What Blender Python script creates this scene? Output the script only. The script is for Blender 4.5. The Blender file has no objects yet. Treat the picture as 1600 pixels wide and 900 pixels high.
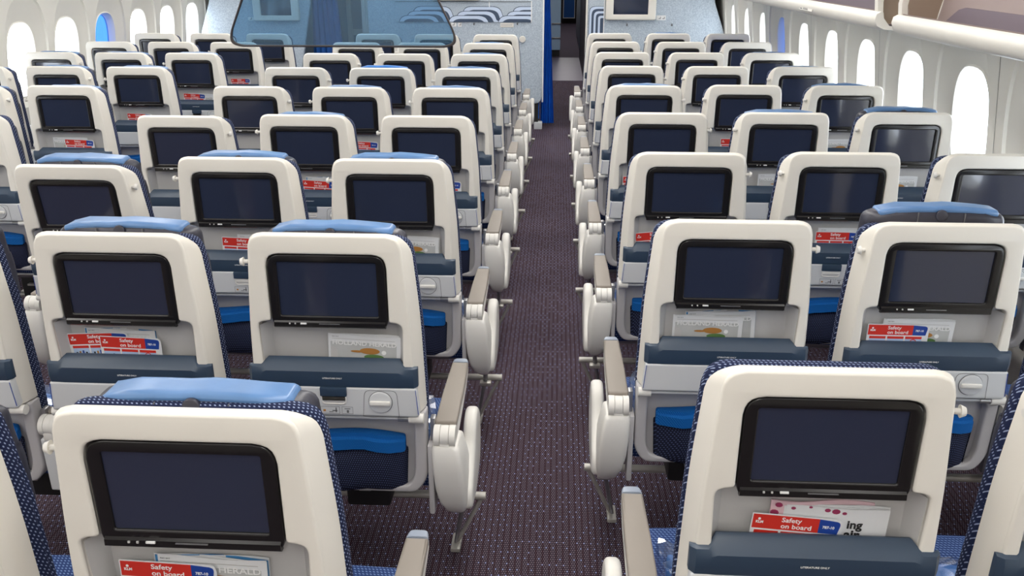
import bpy, bmesh, math, random
from mathutils import Vector, Matrix
random.seed(7)
PI = math.pi
scene = bpy.context.scene
COL = scene.collection

# ---------------------------------------------------------------- camera
CAM_Z = 1.7179
cd = bpy.data.cameras.new('camera')
cam = bpy.data.objects.new('camera', cd); COL.objects.link(cam)
cam.location = (0, 0, CAM_Z)
cam.rotation_euler = (PI / 2 - 0.3687, 0, 0.0521)
cd.sensor_width = 36; cd.sensor_fit = 'HORIZONTAL'; cd.lens = 1327.36 / 1600 * 36
cd.clip_start = 0.02; cd.clip_end = 200
scene.camera = cam

# ---------------------------------------------------------------- world and exposure
world = bpy.data.worlds.new('sky'); scene.world = world; world.use_nodes = True
bg = world.node_tree.nodes['Background']
bg.inputs['Color'].default_value = (0.86, 0.93, 1.0, 1)
bg.inputs['Strength'].default_value = 6.0
scene.view_settings.view_transform = 'Standard'
scene.view_settings.look = 'None'
scene.view_settings.gamma = 1
scene.view_settings.use_curve_mapping = False
scene.view_settings.exposure = 0.38
CEIL_LIGHT = 7.0          # emission of the cabin's ceiling light strips
WASH_LIGHT = 3.0          # emission of the dimmer wash strips at the ceiling

# ---------------------------------------------------------------- materials
def _mat(name):
    m = bpy.data.materials.new(name); m.use_nodes = True
    return m, m.node_tree.nodes, m.node_tree.links, m.node_tree.nodes['Principled BSDF']

def plain(name, col, rough=0.5, metal=0.0, spec=0.5, noise=0.03, nscale=6.0, bump=0.0, bscale=200.0, coat=0.0, emit=None, estr=0.0):
    m, N, L, b = _mat(name)
    b.inputs['Roughness'].default_value = rough
    b.inputs['Metallic'].default_value = metal
    b.inputs['Specular IOR Level'].default_value = spec
    b.inputs['Coat Weight'].default_value = coat
    if emit:
        b.inputs['Emission Color'].default_value = (*emit, 1); b.inputs['Emission Strength'].default_value = estr
    tc = N.new('ShaderNodeTexCoord')
    nz = N.new('ShaderNodeTexNoise'); nz.inputs['Scale'].default_value = nscale; nz.inputs['Detail'].default_value = 2
    L.new(tc.outputs['Object'], nz.inputs['Vector'])
    mx = N.new('ShaderNodeMix'); mx.data_type = 'RGBA'
    mx.inputs['A'].default_value = (*[c * (1 - noise) for c in col], 1)
    mx.inputs['B'].default_value = (*[min(1, c * (1 + noise)) for c in col], 1)
    L.new(nz.outputs['Fac'], mx.inputs['Factor']); L.new(mx.outputs['Result'], b.inputs['Base Color'])
    if bump:
        n2 = N.new('ShaderNodeTexNoise'); n2.inputs['Scale'].default_value = bscale
        L.new(tc.outputs['Object'], n2.inputs['Vector'])
        bp = N.new('ShaderNodeBump'); bp.inputs['Strength'].default_value = bump; bp.inputs['Distance'].default_value = 0.002
        L.new(n2.outputs['Fac'], bp.inputs['Height']); L.new(bp.outputs['Normal'], b.inputs['Normal'])
    return m

def M_(N, L, op, a, b=None):
    n = N.new('ShaderNodeMath'); n.operation = op
    for i, v in enumerate((a, b)):
        if v is None: continue
        if isinstance(v, (int, float)): n.inputs[i].default_value = v
        else: L.new(v, n.inputs[i])
    return n.outputs[0]

def dotted(name, base, dot, pitch=0.008, rad=0.28, rough=0.8, aspect=1.0, mixamt=1.0):
    """woven cloth with a regular grid of light dots (x across, y+z along)"""
    m, N, L, b = _mat(name)
    b.inputs['Roughness'].default_value = rough; b.inputs['Specular IOR Level'].default_value = 0.2
    tc = N.new('ShaderNodeTexCoord'); sp = N.new('ShaderNodeSeparateXYZ'); L.new(tc.outputs['Object'], sp.inputs[0])
    v = M_(N, L, 'DIVIDE', M_(N, L, 'ADD', sp.outputs[1], sp.outputs[2]), pitch * aspect)
    row = M_(N, L, 'FLOOR', v)
    u = M_(N, L, 'ADD', M_(N, L, 'DIVIDE', M_(N, L, 'ADD', sp.outputs[0], M_(N, L, 'MULTIPLY', sp.outputs[1], 0.8)), pitch), M_(N, L, 'MULTIPLY', row, 0.5))
    du = M_(N, L, 'SUBTRACT', M_(N, L, 'FRACT', u), 0.5); dv = M_(N, L, 'SUBTRACT', M_(N, L, 'FRACT', v), 0.5)
    d = M_(N, L, 'SQRT', M_(N, L, 'ADD', M_(N, L, 'MULTIPLY', du, du), M_(N, L, 'MULTIPLY', dv, dv)))
    f = M_(N, L, 'MULTIPLY', M_(N, L, 'LESS_THAN', d, rad), mixamt)
    mx = N.new('ShaderNodeMix'); mx.data_type = 'RGBA'
    mx.inputs['A'].default_value = (*base, 1); mx.inputs['B'].default_value = (*dot, 1)
    L.new(f, mx.inputs['Factor']); L.new(mx.outputs['Result'], b.inputs['Base Color'])
    return m

def carpet_mat():
    m, N, L, b = _mat('woven_carpet')
    b.inputs['Roughness'].default_value = 0.95; b.inputs['Specular IOR Level'].default_value = 0.1
    tc = N.new('ShaderNodeTexCoord'); sp = N.new('ShaderNodeSeparateXYZ'); L.new(tc.outputs['Object'], sp.inputs[0])
    p = 0.0072
    v = M_(N, L, 'DIVIDE', sp.outputs[1], p * 1.25)
    row = M_(N, L, 'FLOOR', v)
    u = M_(N, L, 'ADD', M_(N, L, 'DIVIDE', sp.outputs[0], p), M_(N, L, 'MULTIPLY', row, 0.5))
    cu = M_(N, L, 'FLOOR', u)
    du = M_(N, L, 'SUBTRACT', M_(N, L, 'FRACT', u), 0.5); dv = M_(N, L, 'SUBTRACT', M_(N, L, 'FRACT', v), 0.5)
    d = M_(N, L, 'SQRT', M_(N, L, 'ADD', M_(N, L, 'MULTIPLY', du, du), M_(N, L, 'MULTIPLY', dv, dv)))
    dotm = M_(N, L, 'LESS_THAN', d, 0.36)
    cb = N.new('ShaderNodeCombineXYZ'); L.new(cu, cb.inputs[0]); L.new(row, cb.inputs[1])
    wn = N.new('ShaderNodeTexWhiteNoise'); wn.noise_dimensions = '2D'; L.new(cb.outputs[0], wn.inputs['Vector'])
    star = M_(N, L, 'MULTIPLY', M_(N, L, 'LESS_THAN', M_(N, L, 'FLOORED_MODULO', cu, 3.0), 1.0), M_(N, L, 'MULTIPLY', M_(N, L, 'LESS_THAN', M_(N, L, 'FLOORED_MODULO', row, 3.0), 1.0), M_(N, L, 'GREATER_THAN', wn.outputs['Value'], 0.35)))
    # blue lattice of diagonals
    lat1 = M_(N, L, 'LESS_THAN', M_(N, L, 'FLOORED_MODULO', cu, 9.0), 1.0)
    lat2 = M_(N, L, 'LESS_THAN', M_(N, L, 'FLOORED_MODULO', M_(N, L, 'SUBTRACT', cu, row), 9.0), 1.0)
    lat = M_(N, L, 'MAXIMUM', lat1, lat2)
    # dark maroon stripes along the aisle
    sx = M_(N, L, 'DIVIDE', sp.outputs[0], p * 2.9)
    stripe = M_(N, L, 'LESS_THAN', M_(N, L, 'FRACT', sx), 0.28)
    def mix(f, A, B):
        x = N.new('ShaderNodeMix'); x.data_type = 'RGBA'
        for nm, c in (('A', A), ('B', B)):
            if isinstance(c, tuple): x.inputs[nm].default_value = (*c, 1)
            else: L.new(c, x.inputs[nm])
        L.new(f, x.inputs['Factor']); return x.outputs['Result']
    base = mix(stripe, (0.022, 0.016, 0.028), (0.030, 0.010, 0.016))
    dots = mix(star, (0.235, 0.18, 0.215), (0.44, 0.48, 0.78))
    dots2 = mix(M_(N, L, 'MULTIPLY', lat, 0.0), dots, (0.26, 0.27, 0.46))
    nz = N.new('ShaderNodeTexNoise'); nz.inputs['Scale'].default_value = 2.2; L.new(tc.outputs['Object'], nz.inputs['Vector'])
    fin = mix(M_(N, L, 'MULTIPLY', M_(N, L, 'MULTIPLY', dotm, M_(N, L, 'SUBTRACT', 1.0, M_(N, L, 'MULTIPLY', stripe, M_(N, L, 'SUBTRACT', 0.6, M_(N, L, 'MULTIPLY', star, 0.6))))), M_(N, L, 'ADD', 0.55, M_(N, L, 'MULTIPLY', nz.outputs['Fac'], 0.4))), base, dots2)
    L.new(fin, b.inputs['Base Color'])
    return m

def glass_mat(name, tint, gloss=0.08, haze=None, hz=0.0, rough=0.02):
    m = bpy.data.materials.new(name); m.use_nodes = True
    N = m.node_tree.nodes; L = m.node_tree.links; N.clear()
    out = N.new('ShaderNodeOutputMaterial'); tr = N.new('ShaderNodeBsdfTransparent'); tr.inputs[0].default_value = (*tint, 1)
    gl = N.new('ShaderNodeBsdfGlossy'); gl.inputs['Roughness'].default_value = rough
    mx = N.new('ShaderNodeMixShader'); mx.inputs[0].default_value = gloss
    L.new(tr.outputs[0], mx.inputs[1]); L.new(gl.outputs[0], mx.inputs[2])
    last = mx
    if haze:
        df = N.new('ShaderNodeBsdfDiffuse'); df.inputs[0].default_value = (*haze, 1)
        m2 = N.new('ShaderNodeMixShader'); m2.inputs[0].default_value = hz
        L.new(mx.outputs[0], m2.inputs[1]); L.new(df.outputs[0], m2.inputs[2]); last = m2
    L.new(last.outputs[0], out.inputs[0])
    return m

def weave_wall(name, c1, c2):
    m, N, L, b = _mat(name)
    b.inputs['Roughness'].default_value = 0.75
    tc = N.new('ShaderNodeTexCoord'); nz = N.new('ShaderNodeTexNoise'); nz.inputs['Scale'].default_value = 130; nz.inputs['Detail'].default_value = 3
    L.new(tc.outputs['Object'], nz.inputs['Vector'])
    cr = N.new('ShaderNodeValToRGB'); cr.color_ramp.elements[0].position = 0.35; cr.color_ramp.elements[1].position = 0.65
    cr.color_ramp.elements[0].color = (*c1, 1); cr.color_ramp.elements[1].color = (*c2, 1)
    L.new(nz.outputs['Fac'], cr.inputs[0]); L.new(cr.outputs[0], b.inputs['Base Color'])
    return m

MT = {
 'shell':  plain('cream_plastic', (0.80, 0.765, 0.69), 0.38, bump=0.03, bscale=700),
 'arm':    plain('white_plastic', (0.74, 0.72, 0.675), 0.42),
 'panel':  plain('pale_grey_plastic', (0.60, 0.61, 0.62), 0.42),
 'recess': plain('grey_plastic', (0.53, 0.52, 0.51), 0.45),
 'kick':   plain('mauve_grey_plastic', (0.47, 0.455, 0.46), 0.45),
 'slate':  plain('slate_blue_plastic', (0.024, 0.047, 0.083), 0.42, spec=0.7),
 'bezel':  plain('black_gloss', (0.010, 0.009, 0.009), 0.22),
 'display': plain('dark_glass_display', (0.022, 0.029, 0.056), 0.10, spec=0.7, coat=0.5),
 'white':  plain('white_print', (0.85, 0.85, 0.84), 0.5),
 'ink':    plain('black_print', (0.02, 0.02, 0.02), 0.5),
 'line':   plain('dark_seam', (0.12, 0.12, 0.125), 0.6),
 'leather': plain('dark_navy_leather', (0.030, 0.030, 0.045), 0.36, noise=0.25, nscale=30, bump=0.25, bscale=60),
 'leatherb': plain('blue_leather', (0.10, 0.21, 0.42), 0.30, noise=0.15, nscale=20, bump=0.1, bscale=60),
 'leatherv': plain('vivid_blue_leather', (0.02, 0.17, 0.55), 0.35, noise=0.2, nscale=20),
 'taupe':  plain('taupe_pad', (0.27, 0.238, 0.205), 0.55),
 'tip':    plain('blue_grey_tip', (0.27, 0.31, 0.38), 0.35),
 'metal':  plain('painted_metal', (0.50, 0.48, 0.44), 0.35, metal=0.3),
 'steel':  plain('grey_metal', (0.35, 0.35, 0.36), 0.3, metal=0.7),
 'black':  plain('black_plastic', (0.012, 0.012, 0.012), 0.6),
 'bluecloth': dotted('blue_band_cloth', (0.0, 0.085, 0.32), (0.02, 0.16, 0.46), 0.004, 0.3),
 'mesh':   dotted('navy_net', (0.010, 0.012, 0.028), (0.07, 0.09, 0.19), 0.0062, 0.24),
 'navy':   dotted('navy_dotted_cloth', (0.012, 0.018, 0.055), (0.26, 0.31, 0.46), 0.0072, 0.22),
 'seatblue': dotted('blue_dotted_cloth', (0.020, 0.045, 0.15), (0.17, 0.25, 0.45), 0.0085, 0.26),
 'red':    plain('red_print', (0.62, 0.030, 0.018), 0.4),
 'blue':   plain('blue_print', (0.012, 0.055, 0.32), 0.4),
 'paleblue': plain('pale_blue_print', (0.45, 0.58, 0.80), 0.5),
 'paper':  plain('glossy_paper', (0.76, 0.77, 0.78), 0.35, noise=0.04, nscale=30),
 'cover':  plain('pale_grey_cover', (0.50, 0.51, 0.50), 0.35, noise=0.2, nscale=18),
 'bluepaper': plain('blue_paper_edge', (0.06, 0.24, 0.50), 0.4),
 'ochre':  plain('ochre_print', (0.42, 0.19, 0.04), 0.5), 'green': plain('green_print', (0.10, 0.20, 0.06), 0.5),
 'pink':   plain('pink_print', (0.72, 0.50, 0.54), 0.5), 'maroon': plain('maroon_print', (0.32, 0.03, 0.10), 0.5),
 'carpet': carpet_mat(),
 'vinyl':  plain('lilac_vinyl_floor', (0.16, 0.135, 0.19), 0.35, noise=0.1, nscale=3),
 'carpet_plain': plain('purple_carpet', (0.085, 0.062, 0.095), 0.9, noise=0.25, nscale=60),
 'wall':   plain('cabin_wall', (0.80, 0.775, 0.70), 0.5, noise=0.02),
 'ceil':   plain('cabin_ceiling', (0.8, 0.79, 0.77), 0.6),
 'bin':    plain('bin_plastic', (0.80, 0.77, 0.70), 0.4),
 'binin':  plain('mauve_bin_liner', (0.34, 0.27, 0.255), 0.55, noise=0.05),
 'binpad': plain('purple_bin_mat', (0.17, 0.135, 0.165), 0.6),
 'bintan': plain('tan_bin_end', (0.33, 0.25, 0.19), 0.6),
 'bulk':   weave_wall('woven_blue_grey_wall', (0.38, 0.45, 0.53), (0.58, 0.65, 0.71)),
 'bulkd':  weave_wall('woven_grey_wall', (0.22, 0.28, 0.34), (0.38, 0.45, 0.52)),
 'curtain': plain('royal_blue_curtain', (0.0, 0.12, 0.58), 0.7, noise=0.2, nscale=14),
 'curtaind': plain('dark_blue_curtain', (0.01, 0.09, 0.34), 0.7),
 'cabinet': plain('pale_blue_cabinet', (0.42, 0.60, 0.82), 0.35),
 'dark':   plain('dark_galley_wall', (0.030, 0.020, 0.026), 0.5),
 'artdark': plain('slate_print', (0.055, 0.085, 0.14), 0.4),
 'artlight': plain('ice_blue_print', (0.62, 0.72, 0.88), 0.4),
 'artline': plain('navy_print', (0.02, 0.04, 0.09), 0.4),
 'glassrim': plain('dark_rim', (0.045, 0.036, 0.036), 0.4),
 'divider': glass_mat('blue_tinted_glass', (0.26, 0.46, 0.66), 0.08, (0.13, 0.27, 0.42), 0.25),  # tint plus a diffuse blue haze that paints in brightness from reflections
 'pane':   glass_mat('window_glass', (0.97, 0.98, 1.0), 0.03),
 'paneblue': glass_mat('blue_dimmed_glass', (0.020, 0.075, 0.30), 0.06),
 'plastic_wrap': glass_mat('clear_wrap', (0.93, 0.95, 0.97), 0.28, rough=0.12),
 'blanket': plain('blue_blanket', (0.08, 0.25, 0.65), 0.7, noise=0.35, nscale=40, bump=0.5, bscale=50),
 'lamp':   plain('lit_strip', (1, 1, 1), 0.5, emit=(1.0, 0.97, 0.92), estr=CEIL_LIGHT),
 'wash':   plain('lit_wash_strip', (1, 1, 1), 0.5, emit=(1.0, 0.97, 0.93), estr=WASH_LIGHT),
}

# ---------------------------------------------------------------- mesh helpers
def rpoly(pts, r, n=5):
    """closed outline with rounded corners; r one radius or one per corner"""
    out = []; k = len(pts)
    for i, p in enumerate(pts):
        rr = r[i] if isinstance(r, (list, tuple)) else r
        p = Vector(p); a = Vector(pts[i - 1]) - p; b = Vector(pts[(i + 1) % k]) - p
        if rr <= 1e-5: out.append((p.x, p.y)); continue
        rr = min(rr, a.length * 0.49, b.length * 0.49)
        A = p + a.normalized() * rr; B = p + b.normalized() * rr
        for j in range(n + 1):
            t = j / n; q = A * (1 - t) ** 2 + p * 2 * t * (1 - t) * 1.0 + B * t * t
            q = q * 0.75 + (A.lerp(B, t).lerp(p, 0.586 * 4 * t * (1 - t) * 0.707)) * 0.25
            out.append((q.x, q.y))
    return out

def rect(x0, x1, z0, z1, r=0.0, n=5):
    return rpoly([(x0, z0), (x1, z0), (x1, z1), (x0, z1)], r, n) if r else [(x0, z0), (x1, z0), (x1, z1), (x0, z1)]

def circle(cx, cz, r, n=24, rz=None):
    return [(cx + r * math.cos(2 * PI * i / n), cz + (rz or r) * math.sin(2 * PI * i / n)) for i in range(n)]

XZ = Matrix(((1, 0, 0, 0), (0, 0, 1, 0), (0, 1, 0, 0), (0, 0, 0, 1)))      # curve plane -> x,z ; depth -> y
YZ = Matrix(((0, 0, 1, 0), (1, 0, 0, 0), (0, 1, 0, 0), (0, 0, 0, 1)))      # curve plane -> y,z ; depth -> x
XY = Matrix.Identity(4)

class MB:
    def __init__(s): s.bm = bmesh.new(); s.mats = []; s.uvl = None
    def mi(s, m):
        if m not in s.mats: s.mats.append(m)
        return s.mats.index(m)
    def add(s, verts, faces, m, mat=None):
        i = s.mi(m); vs = [s.bm.verts.new(mat @ Vector(v) if mat else v) for v in verts]; fs = []
        for f in faces:
            try: q = s.bm.faces.new([vs[k] for k in f]); q.material_index = i; fs.append(q)
            except ValueError: pass
        return fs
    def frombm(s, b2, m, mat=None):
        b2.verts.ensure_lookup_table(); b2.verts.index_update()
        s.add([v.co.copy() for v in b2.verts], [[v.index for v in f.verts] for f in b2.faces], m, mat); b2.free()
    def rbox(s, x0, x1, y0, y1, z0, z1, m, r=0.0, seg=2, cuts=0, fn=None, mat=None):
        b = bmesh.new(); bmesh.ops.create_cube(b, size=1)
        for v in b.verts: v.co = Vector(((x0 + x1) / 2 + v.co.x * (x1 - x0), (y0 + y1) / 2 + v.co.y * (y1 - y0), (z0 + z1) / 2 + v.co.z * (z1 - z0)))
        if r > 0: bmesh.ops.bevel(b, geom=b.edges[:] , offset=r, segments=seg, profile=0.6, affect='EDGES')
        if cuts: bmesh.ops.subdivide_edges(b, edges=[e for e in b.edges if e.calc_length() > r * 1.5 + 1e-4], cuts=cuts, use_grid_fill=True)
        if fn:
            for v in b.verts: v.co = Vector(fn(v.co))
        s.frombm(b, m, mat); return s
    def cyl(s, p0, p1, r, m, n=14, r1=None):
        p0 = Vector(p0); p1 = Vector(p1); d = (p1 - p0); q = d.to_track_quat('Z', 'Y'); r1 = r if r1 is None else r1
        vs = []; 
        for p, rr in ((p0, r), (p1, r1)):
            for i in range(n): vs.append(p + q @ Vector((rr * math.cos(2 * PI * i / n), rr * math.sin(2 * PI * i / n), 0)))
        fs = [[i, (i + 1) % n, n + (i + 1) % n, n + i] for i in range(n)] + [list(range(n))[::-1], list(range(n, 2 * n))]
        s.add(vs, fs, m); return s
    def tube(s, pts, r, m, n=10):
        for a, b in zip(pts[:-1], pts[1:]): s.cyl(a, b, r, m, n)
        return s
    def loft(s, rings, m, caps=True, closed=True):
        n = len(rings[0]); vs = [v for r in rings for v in r]; fs = []
        for k in range(len(rings) - 1):
            for i in range(n if closed else n - 1):
                j = (i + 1) % n; fs.append([k * n + i, k * n + j, (k + 1) * n + j, (k + 1) * n + i])
        if caps and closed: fs += [list(range(n))[::-1], list(range((len(rings) - 1) * n, len(rings) * n))]
        s.add(vs, fs, m); return s
    def curve(s, outlines, d0, d1, m, bev=0.0, frame=XZ, res=2, mat=None):
        """plate from closed outlines (later ones cut holes), from depth d0 to d1, edges rounded by bev"""
        cu = bpy.data.curves.new('t', 'CURVE'); cu.dimensions = '2D'; cu.fill_mode = 'BOTH'
        for o in outlines:
            sp = cu.splines.new('POLY'); sp.points.add(len(o) - 1)
            for p, q in zip(sp.points, o): p.co = (q[0], q[1], 0, 1)
            sp.use_cyclic_u = True
        h = abs(d1 - d0) / 2
        cu.extrude = max(0, h - bev); cu.bevel_depth = bev; cu.bevel_resolution = res; cu.offset = -bev
        return s._cv(cu, (d0 + d1) / 2, m, frame, mat)
    def text(s, body, x, z, size, m, y=0.0, frame=XZ, align='LEFT', ext=0.0001, mat=None, sx=1.0, rot=0.0, bold=0.0):
        cu = bpy.data.curves.new('t', 'FONT'); cu.body = body; cu.size = size; cu.align_x = align; cu.extrude = ext; cu.resolution_u = 3
        cu.offset = bold
        return s._cv(cu, y, m, frame, mat, Matrix.Translation((x, z, 0)) @ Matrix.Rotation(rot, 4, 'Z') @ Matrix.Diagonal((sx, 1, 1, 1)))
    def _cv(s, cu, mid, m, frame, mat, pre=None):
        o = bpy.data.objects.new('t', cu); COL.objects.link(o)
        dg = bpy.context.evaluated_depsgraph_get(); dg.update()
        me = bpy.data.meshes.new_from_object(o.evaluated_get(dg))
        T = frame @ Matrix.Translation((0, 0, mid)) @ (pre or Matrix.Identity(4))
        if mat: T = mat @ T
        b = bmesh.new(); b.from_mesh(me); bmesh.ops.remove_doubles(b, verts=b.verts, dist=1e-6)
        s.frombm(b, m, T)
        bpy.data.objects.remove(o); bpy.data.curves.remove(cu); bpy.data.meshes.remove(me)
        return s
    def mesh(s, name, angle=38, normals=True):
        if normals: bmesh.ops.recalc_face_normals(s.bm, faces=s.bm.faces)
        me = bpy.data.meshes.new(name); s.bm.to_mesh(me); s.bm.free()
        for m in s.mats: me.materials.append(MT[m])
        for p in me.polygons: p.use_smooth = True
        me.set_sharp_from_angle(angle=math.radians(angle))
        return me

def place(me, name, parent=None, loc=None, rot=None, mat=None):
    o = bpy.data.objects.new(name, me); COL.objects.link(o); o.parent = parent
    if mat is not None: o.matrix_local = mat
    if loc: o.location = loc
    if rot: o.rotation_euler = rot
    return o
def tag(o, label=None, cat=None, group=None, kind=None):
    if label: o['label'] = label
    if cat: o['category'] = cat
    if group: o['group'] = group
    if kind: o['kind'] = kind
    return o
def empty(name, loc, rz=0.0):
    o = bpy.data.objects.new(name, None); COL.objects.link(o); o.location = loc; o.rotation_euler = (0, 0, rz)
    o.empty_display_size = 0.1; return o
def struct(mb, name, parent=None, angle=38):
    o = place(mb.mesh(name, angle), name, parent); o['kind'] = 'structure'; return o

# ================================================================= THE SETTING
XR, XL = 1.72, -3.80            # inner faces of the side walls at window height
Y0, Y1 = -2.5, 9.9
f = MB(); f.rbox(XL - 0.3, XR + 0.3, Y0, 13.24, -0.05, 0.0, 'carpet'); struct(f, 'floor')
f = MB(); f.rbox(-2.2, 1.2, 13.24, 16.5, -0.05, 0.001, 'vinyl'); struct(f, 'trim_1')
f = MB(); f.rbox(-2.2, 1.6, 16.5, 26.0, -0.05, 0.0, 'carpet_plain'); struct(f, 'trim_2')
f = MB()
cp = [(XL - 0.2, 2.0), (-3.0, 2.25), (-2.2, 2.32), (-1.03, 2.36), (0.2, 2.32), (0.95, 2.25), (XR + 0.2, 2.0)]
f.loft([[(x, yy, z) for x, z in cp] + [(x, yy, z + 0.05) for x, z in cp[::-1]] for yy in (Y0, 26.0)], 'ceil')
struct(f, 'ceiling')
f = MB(); f.rbox(XL - 0.3, XR + 0.3, Y0 - 0.06, Y0, 0, 2.4, 'ceil'); struct(f, 'wall_aft')

def window_outline(cy, cz, hw, hh, n=40, e=2.7, top=0.0):
    out = []
    for i in range(n):
        t = 2 * PI * i / n; c, s_ = math.cos(t), math.sin(t)
        yy = hw * math.copysign(abs(c) ** (2 / e), c); zz = hh * math.copysign(abs(s_) ** (2 / e), s_)
        if s_ > 0: zz += top * s_
        out.append((cy + yy, cz + zz))
    return out

WN = [0]
def side_wall(side, x, ys, blue, name):
    """sidewall: lower lining, pierced window band leaning in above, upper lining behind the bins"""
    g = side
    ZL, ZH = 0.72, 1.50
    lean = 0.06
    X = lambda z: x - g * lean * (z - 1.0) / 0.5
    mb = MB()
    outer = [(Y0, ZL), (Y1, ZL), (Y1, ZH), (Y0, ZH)]
    holes = [window_outline(y, 1.06, 0.262, 0.352, top=0.07) for y in ys]
    T = Matrix(((0, 0, 1, 0), (1, 0, 0, 0), (0, 1, 0, 0), (0, 0, 0, 1)))
    sh = Matrix(((1, 0, -g * lean / 0.5, x + g * lean * 2.0), (0, 1, 0, 0), (0, 0, 1, 0), (0, 0, 0, 1)))
    mb.curve([outer] + holes, 0.0, 0.002, 'wall', frame=T, mat=sh)
    # lower and upper lining
    prof_lo = [(x + g * 0.05, 0.0), (x + g * 0.06, 0.35), (X(ZL) + 0.001 * g, ZL)]
    prof_hi = [(X(ZH), ZH), (x - g * 0.07, 1.68), (x - g * 0.06, 1.9), (x - g * 0.0, 2.3)]
    for pr in (prof_lo, prof_hi):
        mb.loft([[(px, yy, pz) for px, pz in pr] for yy in (Y0, Y1)], 'wall', caps=False, closed=False)
    # vertical panel seams every second window
    for k in range(0, len(ys) - 1, 2):
        ym = (ys[k] + ys[k + 1]) / 2
        mb.add([(X(z) - g * 0.001, ym + d, z) for z in (ZL, ZH) for d in (-0.0012, 0.0012)], [[0, 1, 3, 2]], 'line')
    wall = struct(mb, name)
    for k, y in enumerate(ys):
        WN[0] += 1
        w = MB()
        rings = []
        for hw, hh, tp, dx, cz in ((0.262, 0.352, 0.07, 0.0, 1.06), (0.257, 0.347, 0.067, 0.012, 1.06), (0.222, 0.312, 0.03, 0.030, 1.055), (0.188, 0.278, 0.0, 0.048, 1.05), (0.178, 0.266, 0, 0.052, 1.045), (0.172, 0.258, 0, 0.046, 1.045), (0.158, 0.243, 0, 0.075, 1.045), (0.155, 0.24, 0, 0.11, 1.045)):
            rings.append([(X(zz) + g * dx, yy, zz) for yy, zz in window_outline(y, cz, hw, hh, top=tp)])
        w.loft(rings, 'wall', caps=False)
        fr = struct(w, 'window_%d' % WN[0])
        p = MB(); o = window_outline(y, 1.045, 0.156, 0.241)
        p.add([(X(zz) + g * 0.10, yy, zz) for yy, zz in o], [list(range(len(o)))], 'paneblue' if k in blue else 'pane')
        place(p.mesh('pane'), 'pane', fr)
    return wall
side_wall(+1, XR, [0.48 + 0.65 * i for i in range(14)], {10}, 'wall_right')
side_wall(-1, XL, [1.86 + 0.605 * i for i in range(13)], {9}, 'wall_left')

# ---- bulkheads at the front of the cabin
YB = 9.25
def bulkhead(name, pts, mat='bulk', r=0.02):
    b = MB(); b.curve([rpoly(pts, r)], YB, YB + 0.05, mat, bev=0.008); return struct(b, name)
bulkhead('wall_front', [(-1.995, 0.27), (-0.165, 0.27), (-0.145, 2.25), (-1.995, 2.25)], r=[0.01, 0.08, 0.01, 0.01])
bulkhead('wall_front_right', [(0.30, 0.10), (1.78, 0.10), (1.72, 1.0), (1.60, 1.3), (1.45, 2.2), (0.30, 2.2)])
bulkhead('wall_front_left', [(-3.88, 0.10), (-2.86, 0.10), (-2.60, 1.3), (-2.60, 2.2), (-3.55, 2.2), (-3.68, 1.3), (-3.80, 1.0)])
t = MB()
t.rbox(0.283, 0.302, YB - 0.02, YB + 0.06, 0.02, 2.2, 'bin', r=0.004)
t.rbox(-0.163, -0.147, YB - 0.012, YB + 0.055, 0.29, 2.25, 'white', r=0.003)
struct(t, 'trim_3')
t = MB(); t.rbox(-1.9, -0.20, YB + 0.01, YB + 0.04, 0.06, 0.28, 'black'); struct(t, 'trim_4')

# ---- galley beyond the bulkhead
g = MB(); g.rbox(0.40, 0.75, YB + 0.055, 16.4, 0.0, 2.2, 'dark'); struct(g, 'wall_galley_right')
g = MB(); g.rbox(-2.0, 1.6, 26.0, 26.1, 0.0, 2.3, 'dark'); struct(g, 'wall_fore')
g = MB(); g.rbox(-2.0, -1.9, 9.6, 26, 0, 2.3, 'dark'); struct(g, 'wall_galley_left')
g = MB(); g.rbox(-4.1, -2.0, 10.7, 10.76, 0, 2.3, 'bulkd'); g.rbox(-4.1, -3.9, 9.8, 10.7, 0, 2.3, 'bulkd')
for a in (-2.53, -2.17): g.rbox(a - 0.03, a + 0.03, 10.66, 10.70, 0.0, 2.2, 'bin', r=0.01)
g.rbox(-2.50, -2.20, 10.66, 10.70, 0.86, 0.93, 'bin', r=0.01)
struct(g, 'wall_fore_left')
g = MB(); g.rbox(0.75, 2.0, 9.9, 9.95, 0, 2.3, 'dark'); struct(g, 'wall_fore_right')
g = MB(); g.rbox(0.50, 1.7, 16.4, 16.5, 0, 2.3, 'dark'); g.rbox(1.6, 1.7, 16.5, 26, 0, 2.3, 'dark'); struct(g, 'wall_far_right')

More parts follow.
